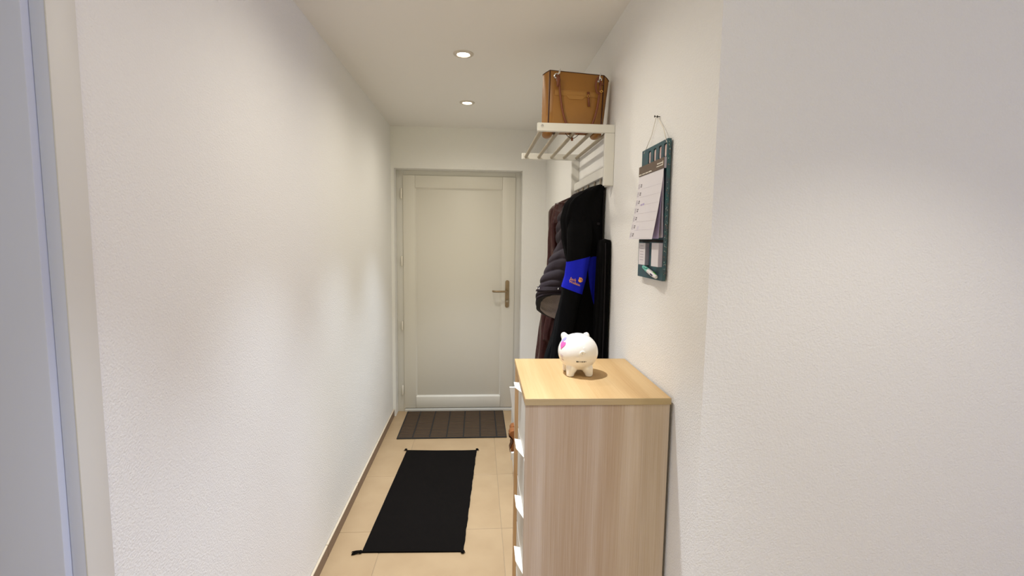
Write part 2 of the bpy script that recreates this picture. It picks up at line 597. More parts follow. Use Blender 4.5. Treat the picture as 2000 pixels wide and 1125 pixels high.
# ------------------------------------------------------------------ recessed ceiling lights
def downlight(x, y, label, group=None, watts=(LAMP_W, BEAM_W), wide=168, blend=1.0):
    t = thing('ceiling_spotlight', label, 'ceiling light', (x, y, ZC), group)
    bm = B()
    lathe(bm, [(0.050, 0.0), (0.050, -0.002), (0.046, -0.005), (0.033, -0.006), (0.030, -0.003), (0.030, 0.0)], (x, y, ZC), 2, 40)
    obj('trim_ring', bm, M['trim_ring'], t)
    bm = B()
    lathe(bm, [(0.0, -0.0085), (0.015, -0.0075), (0.0255, -0.005), (0.0285, -0.002), (0.0285, -0.0005)], (x, y, ZC), 2, 32)
    obj('lamp_lens', bm, M['lamp'], t)
    for nm, w_, c_, ang, bl in (('lamp_light', watts[0], LAMP_COL, wide, blend), ('lamp_beam', watts[1], BEAM_COL, 70, 1.0)):
        d = bpy.data.lights.new(nm, 'SPOT')
        d.energy = w_
        d.color = c_
        d.spot_size = radians(ang)
        d.spot_blend = bl
        d.shadow_soft_size = 0.03
        l = bpy.data.objects.new(nm, d)
        C.objects.link(l)
        l.parent = t
        l.location = (0, 0, -0.014)
    return t


downlight(-0.076, 2.508, 'lit round recessed spotlight in the ceiling, the nearer and larger of the two')
downlight(-0.076, 3.369, 'lit round recessed spotlight in the ceiling, the farther one close to the entrance door')
downlight(-0.076, 1.647, 'round recessed spotlight in the corridor ceiling above the drawer chest, outside the picture')
downlight(-0.076, 0.786, 'round recessed spotlight in the corridor ceiling above the camera, outside the picture', watts=(8.5, BEAM_W))
downlight(0.95, 0.42, 'round recessed spotlight in the living area ceiling right of the corridor, outside the picture', watts=(30.0, 0.0), wide=100, blend=0.5)

# ------------------------------------------------------------------ floor mats
# black rug
RC = [(-0.493, 3.424), (0.002, 3.406), (-0.059, 2.258), (-0.545, 2.275)]
rug = thing('rug', 'plain black woven runner rug with corner tassels lying on beige tiles', 'rug', (-0.27, 2.84, 0.0))
bm = B()
NU, NV = 24, 48
grid = []
for v in range(NV + 1):
    row = []
    for u in range(NU + 1):
        a, b = u / NU, v / NV
        p = (Vector(RC[0] + (0,)) * (1 - a) + Vector(RC[1] + (0,)) * a) * (1 - b) + (Vector(RC[3] + (0,)) * (1 - a) + Vector(RC[2] + (0,)) * a) * b
        if u == NU:
            p.x += 0.0012 * sin(v * 0.9) + 0.0008 * sin(v * 2.3)
        if v == 0:
            p.y -= 0.008 * sin(pi * a) ** 0.5
        h = 0.008 + 0.0012 * noise.noise((p.x * 9, p.y * 9, 0))
        row.append(bm.verts.new((p.x, p.y, h)))
    grid.append(row)
for v in range(NV):
    for u in range(NU):
        bm.faces.new((grid[v][u], grid[v + 1][u], grid[v + 1][u + 1], grid[v][u + 1]))
edge = [grid[0][u] for u in range(NU + 1)] + [grid[v][NU] for v in range(1, NV + 1)] + [grid[NV][u] for u in range(NU - 1, -1, -1)] + [grid[v][0] for v in range(NV - 1, 0, -1)]
low = [bm.verts.new((e.co.x, e.co.y, 0.0008)) for e in edge]
for i in range(len(edge)):
    bm.faces.new((edge[i], edge[(i + 1) % len(edge)], low[(i + 1) % len(edge)], low[i]))
obj('rug_body', bm, M['rug'], rug, sharp=60)


def tassel(x, y, ang, length, lab=None):
    bm = B()
    r2 = random.Random(int(x * 1000))
    dx, dy = cos(ang), sin(ang)
    ellipsoid(bm, (x + dx * 0.006, y + dy * 0.006, 0.008), (0.010, 0.010, 0.007), u=10, v=8)
    for k in range(26):
        o_ = r2.uniform(-1, 1)
        l_ = length * r2.uniform(0.75, 1.0)
        pts_ = []
        for s in range(4):
            q = s / 3
            w_ = 0.004 + 0.012 * q
            pts_.append((x + dx * l_ * q - dy * o_ * w_, y + dy * l_ * q + dx * o_ * w_, 0.009 - 0.006 * q + r2.uniform(0, 0.004)))
        tube(bm, pts_, 0.0013, 4)
    obj('tassel', bm, M['rug'], rug, sharp=None)


tassel(-0.546, 2.275, radians(188), 0.048)
tassel(-0.495, 3.428, radians(160), 0.016)
tassel(0.001, 3.410, radians(50), 0.012)
tassel(-0.060, 2.258, radians(-110), 0.006)

# ribbed doormat
dm = thing('doormat', 'dark brown ribbed doormat with gridded strips in front of the white door', 'doormat', (-0.16, 3.92, 0.0))
MX0, MX1, MY0, MY1 = -0.601, 0.40, 3.632, 4.222
MX1 = 0.232
box_bm = box(B(), MX0, MX1, MY0, MY1, 0.0, 0.007, 0.002, 1)
obj('rubber_base', box_bm, M['mat_base'], dm)
cols = [MX0 + 0.006, -0.483, -0.356, -0.228, -0.1, 0.028, 0.155, MX1 - 0.002]
nrow = 18
pitch = (MY1 - MY0 - 0.02) / nrow
rib_cache = {}
for i in range(len(cols) - 1):
    x0, x1 = cols[i] + 0.005, cols[i + 1] - 0.005
    for j in range(nrow):
        y0 = MY0 + 0.012 + j * pitch
        w_ = round(x1 - x0, 3)
        if w_ not in rib_cache:
            bm_ = box(B(), -w_ / 2, w_ / 2, -pitch * 0.29, pitch * 0.29, 0.0, 0.0045, 0.002, 1)
            me_ = bpy.data.meshes.new('rib')
            bm_.to_mesh(me_)
            bm_.free()
            me_.materials.append(M['mat_rib'])
            rib_cache[w_] = me_
        o = bpy.data.objects.new('rib', rib_cache[w_])
        C.objects.link(o)
        o.parent = dm
        o.location = Vector(((x0 + x1) / 2, y0 + pitch * 0.45, 0.0045)) - ORG[dm]

# ------------------------------------------------------------------ chest of drawers
CX0, CX1, CY0, CY1, CH = 0.137, 0.553, 1.345, 1.806, 1.065
ch = thing('chest_of_drawers', 'tall narrow light oak chest of drawers with white pull tabs against the right wall', 'chest of drawers', (CX0, CY0, 0.0))
obj('top', box(B(), CX0 - 0.001, CX1 + 0.002, CY0 - 0.004, CY1 + 0.003, CH - 0.019, CH, 0.0012, 1), M['oak_top'], ch)
obj('top_edge', box(B(), CX0 - 0.0012, CX1 + 0.0022, CY0 - 0.005, CY0 - 0.0035, CH - 0.0188, CH - 0.0006), M['oak_edge'], ch, smooth=False, label='pale edging strip of the chest top')
obj('side_panel', box(B(), CX0 + 0.001, CX1, CY0 - 0.002, CY0 + 0.016, 0.0, CH - 0.0195, 0.0008, 1), M['oak_side'], ch)
obj('side_panel', box(B(), CX0 + 0.001, CX1, CY1 - 0.016, CY1, 0.0, CH - 0.0195, 0.0008, 1), M['oak_side'], ch)
obj('back_panel', box(B(), CX1 - 0.008, CX1 - 0.002, CY0 + 0.016, CY1 - 0.016, 0.02, CH - 0.02), M['oak_side'], ch, smooth=False)
obj('plinth', box(B(), CX0 + 0.02, CX1 - 0.01, CY0 + 0.016, CY1 - 0.016, 0.0, 0.045), M['oak_side'], ch, smooth=False)
obj('front_panel', box(B(), CX0 + 0.001, CX0 + 0.02, 1.632, CY1 - 0.0165, 0.047, CH - 0.030, 0.001, 1), M['oak_front'], ch, label='plain brown wooden far part of the front')
tabs = [(1.035, 0.105), (0.870, 0.0), (0.701, -0.038), (0.533, -0.045), (0.365, -0.045), (0.197, -0.045)]
for k, (tz, dy) in enumerate(tabs):
    z1 = tz - 0.002
    z0 = (tabs[k + 1][0] + 0.003) if k + 1 < len(tabs) else 0.047
    dr = obj('drawer', box(B(), CX0 + 0.002, CX0 + 0.018, CY0 + 0.0165, 1.629, z0, z1, 0.001, 1), M['cream_front'], ch)
    ya, yb, yc_ = 1.394 + dy, 1.456 + dy, 1.530 + dy
    if k == 0:
        ya, yb, yc_ = 1.492, 1.545, 1.605
    bm = prism(B(), [(CX0 + 0.016, ya), (CX0 + 0.0015, ya), (CX0 - 0.0165, yb), (CX0 - 0.0165, yc_), (CX0 + 0.0015, yc_ - 0.008), (CX0 + 0.016, yc_ - 0.008)], 2, tz - 0.0015, tz + 0.001, 0.0004)
    obj('pull_tab', bm, M['white_metal'], dr, label='white metal pull tab')
bm = box(B(), CX0 + 0.021, CX1 - 0.01, CY0 + 0.017, CY1 - 0.017, 0.046, CH - 0.03)
obj('drawer_boxes', bm, M['cream_front'], ch, smooth=False)
ch.rotation_euler = (0, 0, radians(-0.6))

# ------------------------------------------------------------------ piggy bank
PC = Vector((0.3365, 1.602, 1.1405))
RXp, RYp, RZp = 0.0665, 0.072, 0.0615
bm = B()
ellipsoid(bm, PC, (RXp, RYp, RZp), u=40, v=28)
ellipsoid(bm, (PC.x, PC.y, 1.112), (0.050, 0.056, 0.034), u=32, v=20)
for sx in (-1, 1):
    for sy in (-1, 1):
        bx, by = PC.x + sx * 0.031, PC.y + sy * 0.036
        tube(bm, [(bx - sx * 0.010, by - sy * 0.010, 1.104), (bx - sx * 0.003, by - sy * 0.003, 1.087), (bx, by, 1.0745), (bx, by, 1.066)], [0.020, 0.0185, 0.0135, 0.0125], 18)
for sx in (-1, 1):     # ears
    e = Vector((PC.x + sx * 0.036 - 0.006, PC.y + 0.022, PC.z + 0.0455))
    ellipsoid(bm, e, (0.0130, 0.008, 0.0165), Matrix.Rotation(radians(28 * sx), 3, 'Y') @ Matrix.Rotation(radians(-10), 3, 'X'), 16, 12)
tube(bm, [PC + Vector((0, 0.05, 0)), PC + Vector((0, 0.078, -0.002)), PC + Vector((0, 0.084, -0.003))], [0.026, 0.021, 0.0195], 20)
pig_me = remeshed(bm, 0.0026, 8)
pig = link('piggy_bank', pig_me, M['ceramic'], sharp=None)
tag(pig, 'round white glazed ceramic piggy bank standing on the oak chest', 'piggy bank')
base(pig, (PC.x, PC.y, CH))


def on_pig(me, th0, ph0, name, m, off=0.0006, label=None):
    """wrap a flat mesh (metres, x right, y up) on the pig's body; th0 = heading from -Y, ph0 = height angle"""
    for v in me.vertices:
        th = th0 + v.co.x / RXp
        ph = ph0 + v.co.y / RZp
        k = 1 + (off + v.co.z) / RXp
        v.co = Vector((PC.x + RXp * k * cos(ph) * sin(th), PC.y - RYp * k * cos(ph) * cos(th), PC.z + RZp * k * sin(ph)))
    return link(name, me, m, pig, label=label)


def flat(polys, th=0.0003, sub=1):
    bm = B()
    for p in polys:
        prism(bm, p, 2, 0.0, th)
    me = bpy.data.meshes.new('print')
    bm.to_mesh(me)
    bm.free()
    return me


def heart(s):
    pts = []
    for k in range(40):
        t = 2 * pi * k / 40
        pts.append((s * 16 * sin(t) ** 3 / 17, s * (13 * cos(t) - 5 * cos(2 * t) - 2 * cos(3 * t) - cos(4 * t)) / 17))
    return pts


def disc(cx, cy, rx, ry, n=14):
    return [(cx + rx * cos(2 * pi * k / n), cy + ry * sin(2 * pi * k / n)) for k in range(n)]


def strip_mesh(pts, nx=1):
    """polygon fan kept small so that it wraps well"""
    bm = B()
    c = Vector((sum(p[0] for p in pts) / len(pts), sum(p[1] for p in pts) / len(pts), 0.0003))
    rings = []
    for q in (1.0, 0.75, 0.5, 0.25):
        rings.append([bm.verts.new((c.x + (p[0] - c.x) * q, c.y + (p[1] - c.y) * q, 0.0003)) for p in pts])
    n = len(pts)
    for a, b in zip(rings, rings[1:]):
        for i in range(n):
            bm.faces.new((a[i], a[(i + 1) % n], b[(i + 1) % n], b[i]))
    cv = bm.verts.new(c)
    for i in range(n):
        bm.faces.new((rings[-1][i], rings[-1][(i + 1) % n], cv))
    me = bpy.data.meshes.new('print')
    bm.to_mesh(me)
    bm.free()
    return me


on_pig(strip_mesh(heart(0.0165)), radians(-70), radians(26), 'heart_print', M['pink'], label='pink heart print')
on_pig(strip_mesh([(x - 0.003, y + 0.006) for x, y in heart(0.0160)]), radians(-82), radians(36), 'heart_print', M['lilac'], label='lilac heart print')
on_pig(text_mesh('Oink', 0.013), radians(-72), radians(0), 'side_lettering', M['faint_ink'], label='faint pink lettering') if False else None
for dz_, w_ in ((0.002, 0.012), (-0.004, 0.009), (-0.014, 0.008)):
    on_pig(flat([[(-w_ / 2, dz_), (w_ / 2, dz_ - 0.003), (w_ / 2, dz_ - 0.0055), (-w_ / 2, dz_ - 0.0025)]]), radians(-64), radians(-4), 'faint_print', M['faint_ink'])
# tiny dark lettering on the rump (illegible in the photograph: strokes of the same rhythm)
st = []
for (x, w_, h_, r_) in ((-0.0165, .0026, .0046, 0), (-0.0125, .0046, .0046, 1), (-0.0082, .0008, .004, 0), (-0.0060, .0024, .0008, 0), (-0.0040, .0008, .0042, 0), (-0.0012, .0016, .0034, 0),
                        (0.0028, .0038, .0044, 1), (0.0066, .0012, .0030, 0), (0.0100, .0042, .0044, 1), (0.0138, .0026, .0012, 0), (0.0160, .0008, .0030, 0)):
    st.append(disc(x, 0, w_ / 2, h_ / 2) if r_ else [(x - w_ / 2, -h_ / 2), (x + w_ / 2, -h_ / 2), (x + w_ / 2, h_ / 2), (x - w_ / 2, h_ / 2)])
on_pig(flat(st), radians(-1), radians(-18), 'rump_lettering', M['ink'], label='small black lettering')
# curled tail in relief
bm = B()
tp = []
for k in range(22):
    a = k / 21 * 2.4 * pi
    rr = 0.0070 * (1 - 0.6 * k / 21)
    tp.append((PC.x - 0.000 + rr * cos(a), PC.y - RYp * 0.985 + 0.0005 - 0.002 * k / 21, PC.z + 0.008 + rr * sin(a)))
tube(bm, tp, [0.0042 * (1 - 0.5 * k / 21) for k in range(22)], 10)
obj('tail', bm, M['ceramic'], pig, sharp=None)
# coin slot
bm = box(B(), PC.x - 0.015, PC.x + 0.015, PC.y + 0.004, PC.y + 0.007, PC.z + RZp - 0.004, PC.z + RZp - 0.0012)
obj('coin_slot', bm, M['dark'], pig, smooth=False)

# ------------------------------------------------------------------ wall rack
rk = thing('wall_rack', 'white wall-mounted hat rack with five grey rods and coat hooks', 'coat rack', (XR, 2.42, 1.96))
RY0, RY1 = 2.057, 2.795
for k, (y0, y1) in enumerate(((RY0, RY0 + 0.019), (RY1 - 0.019, RY1))):
    ar = obj('bracket_arm', box(B(), 0.240, XR - 0.0005, y0, y1, 1.953, 1.9865, 0.002, 1), M['white_paint'], rk)
    obj('bracket_post', box(B(), 0.521, XR - 0.0005, y0, y1, 1.739, 1.9525, 0.002, 1), M['white_paint'], rk)
    bm = B()
    ys = y0 if k == 0 else y1
    s = -1 if k == 0 else 1
    lathe(bm, [(0.0, s * 0.003), (0.005, s * 0.0028), (0.0062, s * 0.001), (0.0062, 0.0)], (0.2595, ys, 1.974), 1, 20)
    obj('screw_cap', bm, M['chrome'], ar)
for x in (0.262, 0.334, 0.406, 0.477, 0.546):
    bm = B()
    tube(bm, [(x, RY0 + 0.010, 1.966), (x, RY1 - 0.010, 1.966)], 0.0085, 14)
    obj('rod', bm, M['rod'], rk)
obj('hook_rail', box(B(), 0.536, 0.552, RY0 + 0.019, RY1 - 0.019, 1.783, 1.824, 0.002, 1), M['white_paint'], rk)
obj('wall_batten', box(B(), 0.552, XR - 0.0005, RY0 + 0.019, RY1 - 0.019, 1.742, 1.783, 0.002, 1), M['white_paint'], rk)
for y in (2.205, 2.315, 2.457, 2.578, 2.70):
    bm = B()
    tube(bm, [(0.545, y, 1.785), (0.545, y, 1.752), (0.538, y, 1.736), (0.526, y, 1.731), (0.516, y, 1.735), (0.512, y, 1.742)], 0.0048, 10)
    obj('coat_hook', bm, M['steel'], rk)

# ------------------------------------------------------------------ handbag on the rack
bag = thing('handbag', 'caramel brown leather tote handbag with two strap handles standing on the rack', 'handbag', (0.408, 2.17, 1.975))
ZB, ZT = 1.976, 2.217
BXC = 0.4035


def bag_pt(u, d, h):
    """u across (-1..1 = front seams), d depth offset (front = 0 .. back), h 0..1 height"""
    wseam = 0.1125 + 0.0025 * h
    x = BXC + 0.0085 * h + u * wseam
    y = 2.117 + d - 0.010 * sin(pi * h) * (1 - u * u * 0.6) + 0.012 * h
    z = ZB + (ZT - ZB) * h - 0.06 * h * (x - 0.297) - 0.012 * h * h * max(0.0, abs(u) - 1.0) / 0.2
    return Vector((x, y, z))


def bag_ring(h):
    dep = 0.112 - 0.064 * h ** 1.4
    out = 1.17 + 0.06 * h
    ring = []
    for u in [-1 + 2 * i / 12 for i in range(13)]:
        ring.append((u, 0.0))
    ring += [(1.0 + (out - 1) * 0.55, dep * 0.16), (out, dep * 0.42), (out, dep * 0.58), (1.0 + (out - 1) * 0.55, dep * 0.86)]
    for u in [1 - 2 * i / 12 for i in range(13)]:
        ring.append((u, dep))
    ring += [(-1.0 - (out - 1) * 0.55, dep * 0.86), (-out, dep * 0.58), (-out, dep * 0.42), (-1.0 - (out - 1) * 0.55, dep * 0.16)]
    return [bag_pt(u, d, h) for u, d in ring]


bm = B()
hs = [0.0, 0.015, 0.05, 0.1, 0.2, 0.3, 0.4, 0.5, 0.6, 0.7, 0.8, 0.9, 0.96, 1.0]
rings = [[bm.verts.new(p) for p in bag_ring(h)] for h in hs]
n = len(rings[0])
for a, b in zip(rings, rings[1:]):
    for j in range(n):
        bm.faces.new((a[j], a[(j + 1) % n], b[(j + 1) % n], b[j]))
bm.faces.new(rings[0])
inner = [bm.verts.new(p.co + (Vector((BXC, 2.145, p.co.z)) - p.co) * 0.06 - Vector((0, 0, 0.0))) for p in rings[-1]]
innerb = [bm.verts.new(p.co - Vector((0, 0, 0.06))) for p in inner]
for j in range(n):
    bm.faces.new((rings[-1][j], rings[-1][(j + 1) % n], inner[(j + 1) % n], inner[j]))
    bm.faces.new((inner[j], inner[(j + 1) % n], innerb[(j + 1) % n], innerb[j]))
bm.faces.new(innerb)
obj('bag_body', bm, M['leather'], bag, sharp=50)
# drooping bottom corners between the rods
for sx, x0, x1 in ((-1, 0.276, 0.320), (1, 0.488, 0.534)):
    bm = B()
    xm = (x0 + x1) / 2
    ellipsoid(bm, (xm, 2.185, 1.968), ((x1 - x0) / 2, 0.054, 0.017), u=20, v=12)
    obj('bottom_corner', bm, M['leather'], bag, sharp=None)
# piping
for s in (-1, 1):
    bm = B()
    tube(bm, [bag_pt(s, -0.0005, h) for h in [i / 20 for i in range(21)]], 0.0026, 8)
    obj('piping', bm, M['piping'], bag, sharp=None, label='dark piping along the front edge')
bm = B()
tube(bm, bag_ring(1.0), 0.0018, 6, closed=True)
obj('top_binding', bm, M['piping'], bag, sharp=None)


def bag_patch(u0, u1, h0, h1, off, name, m, nu=12, nv=10, cut=None, label=None):
    bm = B()
    g = []
    for j in range(nv + 1):
        h = h0 + (h1 - h0) * j / nv
        row = []
        for i in range(nu + 1):
            u = u0 + (u1 - u0) * i / nu
            hh = h
            if cut and j == 0:
                hh = cut(u)
            elif cut:
                hh = cut(u) + (h1 - cut(u)) * j / nv
            row.append((u, hh))
        g.append(row)
    f = [[bm.verts.new(bag_pt(u, -off, h)) for u, h in r] for r in g]
    k = [[bm.verts.new(bag_pt(u, 0.0005, h)) for u, h in r] for r in g]
    for j in range(nv):
        for i in range(nu):
            bm.faces.new((f[j][i], f[j][i + 1], f[j + 1][i + 1], f[j + 1][i]))
    loop = [(0, i) for i in range(nu + 1)] + [(j, nu) for j in range(1, nv + 1)] + [(nv, i) for i in range(nu - 1, -1, -1)] + [(j, 0) for j in range(nv - 1, 0, -1)]
    for q in range(len(loop)):
        a, b = loop[q], loop[(q + 1) % len(loop)]
        bm.faces.new((f[a[0]][a[1]], f[b[0]][b[1]], k[b[0]][b[1]], k[a[0]][a[1]]))
    return obj(name, bm, m, bag, sharp=50, label=label)


bag_patch(-0.86, 0.84, 0.02, 0.595, 0.0035, 'front_pocket', M['leather'])


def flapcut(u):
    a = abs(u + 0.03)
    if a < 0.24:
        return 0.515
    if a < 0.34:
        return 0.515 + (a - 0.24) / 0.10 * 0.055
    return 0.570


bag_patch(-0.80, 0.86, 0.57, 0.665, 0.0055, 'pocket_trim', M['leather_light'], nu=50, nv=3, cut=flapcut, label='lighter stitched trim above the front pocket')
bm = B()
for h in (0.585, 0.650):
    for i in range(46):
        u = -0.77 + 1.6 * i / 45
        a, b = bag_pt(u, -0.0062, h), bag_pt(u + 0.018, -0.0062, h)
        tube(bm, [a, b], 0.0006, 4)
obj('stitching', bm, M['leather_light'], bag, sharp=None)['kind'] = 'stuff'
# zip pull
bm = B()
tube(bm, [bag_pt(0.42, -0.009, 0.655), bag_pt(0.425, -0.010, 0.60), bag_pt(0.44, -0.010, 0.52), bag_pt(0.475, -0.009, 0.40)], [0.006, 0.0045, 0.0038, 0.0055], 8, sy=0.5)
obj('zip_pull', bm, M['leather_strap'], bag, sharp=None)
bm = B()
ring_c = bag_pt(0.425, -0.010, 0.58)
tube(bm, [ring_c + Vector((0.005 * cos(a), -0.002, 0.005 * sin(a))) for a in [2 * pi * k / 12 for k in range(12)]], 0.0013, 6, closed=True)
obj('pull_ring', bm, M['gold'], bag, sharp=None)
# eyelets, rings, straps
for s, u in ((-1, -0.76), (1, 0.82)):
    hc = 0.905
    c = bag_pt(u, -0.002, hc)
    bm = B()
    tube(bm, [c + Vector((0.009 * cos(2 * pi * k / 24), -0.001, 0.009 * sin(2 * pi * k / 24))) for k in range(24)], 0.0034, 8, closed=True)
    obj('eyelet', bm, M['chrome'], bag)
    bm = B()
    rc = c + Vector((0.010 if s < 0 else 0.002, -0.001, 0.010))
    tube(bm, [rc + Vector((0.006 * sin(a) * (0.5 if s > 0 else 1), -0.012 * cos(a) * 0.6, 0.017 * sin(a + 0.4))) for a in [2 * pi * k / 18 for k in range(18)]], 0.0019, 8, closed=True)
    obj('metal_ring', bm, M['chrome'], bag, sharp=None)
    bm = B()
    k0 = c + Vector((0.006, -0.010, -0.020))
    box(bm, k0.x - 0.0095, k0.x + 0.0095, k0.y - 0.006, k0.y + 0.003, k0.z - 0.0045, k0.z + 0.0045, 0.002)
    obj('strap_keeper', bm, M['leather_strap'], bag)
hl = []
p0 = bag_pt(-0.70, -0.010, 0.88)
p1 = bag_pt(0.84, -0.010, 0.86)
for k in range(41):
    t = k / 40
    x = p0.x + (p1.x - p0.x) * (0.5 - 0.5 * cos(pi * t)) * 0.55 + (p1.x - p0.x) * t * 0.45
    sag = 1 - abs(2 * t - 1) ** 2.6
    z = p0.z + (p1.z - p0.z) * t - 0.222 * sag
    hl.append((x, 2.101 - 0.004 * sin(pi * t), z))
bm = B()
tube(bm, hl, 0.0047, 10)
obj('handle', bm, M['leather_strap'], bag, sharp=None, label='looped leather strap handle hanging over the front')
bm = B()
tube(bm, [(hl[0][0] - 0.004, hl[0][1] - 0.002, hl[0][2] + 0.004), (hl[0][0] - 0.003, hl[0][1] - 0.006, hl[0][2] - 0.018), (hl[0][0] - 0.005, hl[0][1] - 0.006, hl[0][2] - 0.045)], [0.006, 0.0085, 0.005], 10, sy=0.5)
obj('strap_end', bm, M['leather_strap'], bag, sharp=None)
bm = B()
cr = Vector(hl[-1])
tube(bm, [cr + Vector((-0.010 + 0.011 * cos(a), -0.004, -0.020 + 0.032 * sin(a))) for a in [pi * 0.45 + pi * 1.1 * k / 16 for k in range(17)]], 0.0042, 8)
obj('strap_end', bm, M['leather_strap'], bag, sharp=None)
bm = B()
tube(bm, [cr + Vector((0.002 + 0.006 * cos(a), -0.006, -0.044 + 0.004 * sin(a))) for a in [2 * pi * k / 12 for k in range(12)]], 0.0018, 6, closed=True)
obj('buckle', bm, M['gold'], bag, sharp=None)
# back handle, folded over behind
bm = B()
bh = []
for k in range(31):
    t = k / 30
    bh.append((0.335 + 0.15 * t, 2.117 + 0.075 + 0.012 * sin(pi * t), 2.180 - 0.0 * t - 0.15 * (1 - (2 * t - 1) ** 4)))
tube(bm, bh, 0.0047, 8)
obj('handle', bm, M['leather_strap'], bag, sharp=None, label='second strap handle hanging over the back')
# cord and toggle hanging below
bm = B()
tube(bm, [(0.378 + 0.062 * k / 16, 2.19, 1.974 - 0.021 * sin(pi * k / 16)) for k in range(17)], 0.0014, 6)
obj('zip_cord', bm, M['piping'], bag, sharp=None)
obj('toggle', box(B(), 0.404, 0.413, 2.184, 2.196, 1.943, 1.957, 0.002), M['leather_strap'], bag)

# ------------------------------------------------------------------ hanging clothes
def garment(tab, folds, n=72, nz=90, n_exp=2.6, seed=0, zcut=None, quilt=None, wob=0.006):
    """tab rows (z, x_left, x_right, y_near, y_far); folds = [(freq, amp, phase, drift)]"""
    zs = sorted(r[0] for r in tab)
    z0, z1 = zs[0], zs[-1]

    def S(a, z):
        xl, xr, yn, yf = interp(tab, z)
        ca, sa = cos(a), sin(a)
        e = 2.0 / n_exp
        ux = math.copysign(abs(ca) ** e, ca)
        uy = math.copysign(abs(sa) ** e, sa)
        d = 0.0
        for (fq, am, ph, dr) in folds:
            d += am * sin(fq * a + ph + dr * z) * min(1.0, (z1 - z) / 0.12 + 0.15)
        d += wob * noise.noise((ca * 2.2 + seed * 7, sa * 2.2, z * 5.0))
        if quilt:
            p, am = quilt
            d += am * (abs(sin(pi * (z + 0.02 * sin(2 * a + seed)) / p)) ** 0.6 - 0.6)
        d *= 1.0 if ca < 0.55 else 0.3
        x = (xl + xr) / 2 + (xr - xl) / 2 * ux + d * ca
        y = (yn + yf) / 2 + (yf - yn) / 2 * uy + d * sa
        zz = z + (zcut(x, y, z, z0) if zcut else 0)
        return Vector((min(x, 0.560), y, zz))
    return S, z0, z1


def loft(S, z0, z1, n=72, nz=90, cap_top=True, cap_bot=True, rings_out=False):
    bm = B()
    R = [[bm.verts.new(S(2 * pi * j / n, z0 + (z1 - z0) * i / nz)) for j in range(n)] for i in range(nz + 1)]
    for a, b in zip(R, R[1:]):
        for j in range(n):
            bm.faces.new((a[j], a[(j + 1) % n], b[(j + 1) % n], b[j]))
    if cap_top:
        c = bm.verts.new(sum((v.co for v in R[-1]), Vector()) / n + Vector((0, 0, 0.006)))
        for j in range(n):
            bm.faces.new((R[-1][j], R[-1][(j + 1) % n], c))
    if cap_bot:
        c = bm.verts.new(sum((v.co for v in R[0]), Vector()) / n)
        for j in range(n):
            bm.faces.new((R[0][(j + 1) % n], R[0][j], c))
    return bm


# -- maroon satin coat (farthest)
mc = thing('maroon_coat', 'dark maroon shiny satin coat hanging on the rack behind the others', 'coat', (0.5, 2.64, 0.80))
tab = [(1.747, 0.520, 0.558, 2.620, 2.650), (1.732, 0.478, 0.560, 2.585, 2.690), (1.716, 0.442, 0.560, 2.575, 2.720), (1.69, 0.402, 0.560, 2.565, 2.750), (1.667, 0.388, 0.560, 2.565, 2.760), (1.56, 0.384, 0.560, 2.565, 2.770),
       (1.425, 0.394, 0.560, 2.565, 2.770), (1.25, 0.378, 0.560, 2.565, 2.770), (1.095, 0.352, 0.560, 2.555, 2.780), (0.95, 0.342, 0.560, 2.545, 2.790), (0.80, 0.330, 0.560, 2.545, 2.790)]
S, z0, z1 = garment(tab, [(7, 0.008, 0.3, 1.5), (13, 0.004, 1.0, -3)], seed=3, wob=0.022)
obj('coat_body', loft(S, z0, z1), M['maroon'], mc, sharp=None)
tab = [(1.70, 0.40, 0.46, 2.535, 2.60), (1.60, 0.383, 0.45, 2.515, 2.60), (1.40, 0.389, 0.46, 2.515, 2.60), (1.15, 0.375, 0.445, 2.52, 2.60), (0.98, 0.352, 0.425, 2.515, 2.59)]
S, z0, z1 = garment(tab, [(5, 0.006, 0.3, 9)], n=32, seed=5, wob=0.016)
obj('sleeve', loft(S, z0, z1, 32, 60), M['maroon'], mc, sharp=None)

# -- grey quilted jacket with fleece lining
qj = thing('quilted_jacket', 'grey quilted jacket with fleece lining showing at the hem, between maroon and black coats', 'jacket', (0.48, 2.40, 1.12))


def hemtilt(x, y, z, zb):
    k = max(0.0, 1 - (z - zb) / 0.24)
    return k * k * (0.150 - 0.80 * (y - 2.30) + 0.10 * (0.36 - x))


tab = [(1.742, 0.485, 0.553, 2.315, 2.36), (1.722, 0.447, 0.555, 2.30, 2.40), (1.69, 0.420, 0.556, 2.295, 2.435), (1.62, 0.390, 0.557, 2.295, 2.465), (1.54, 0.386, 0.557, 2.30, 2.475), (1.482, 0.394, 0.557, 2.30, 2.485),
       (1.406, 0.352, 0.557, 2.30, 2.485), (1.305, 0.312, 0.557, 2.30, 2.485), (1.216, 0.292, 0.557, 2.30, 2.485), (1.15, 0.292, 0.557, 2.30, 2.485), (1.11, 0.298, 0.557, 2.30, 2.485)]
S, z0, z1 = garment(tab, [(3, 0.004, 0.5, 4)], n_exp=2.3, seed=9, zcut=hemtilt, quilt=(0.052, 0.0085), wob=0.008)
obj('quilted_shell', loft(S, z0 + 0.028, z1, 72, 140, cap_bot=False), M['quilt'], qj, sharp=None)


def hem_band(S, za, zb, off, n=72):
    bm = B()
    R = []
    for (z, o_) in ((za, off), (za, 0.003), ((za + zb) / 2, 0.006), (zb, 0.001)):
        ring = []
        c = sum((S(2 * pi * j / n, z) for j in range(n)), Vector()) / n
        for j in range(n):
            p = S(2 * pi * j / n, z)
            d = (p - c)
            d.z = 0
            d.normalize()
            ring.append(bm.verts.new(p + d * o_))
        R.append(ring)
    for a, b in zip(R, R[1:]):
        for j in range(n):
            bm.faces.new((a[j], a[(j + 1) % n], b[(j + 1) % n], b[j]))
    return bm


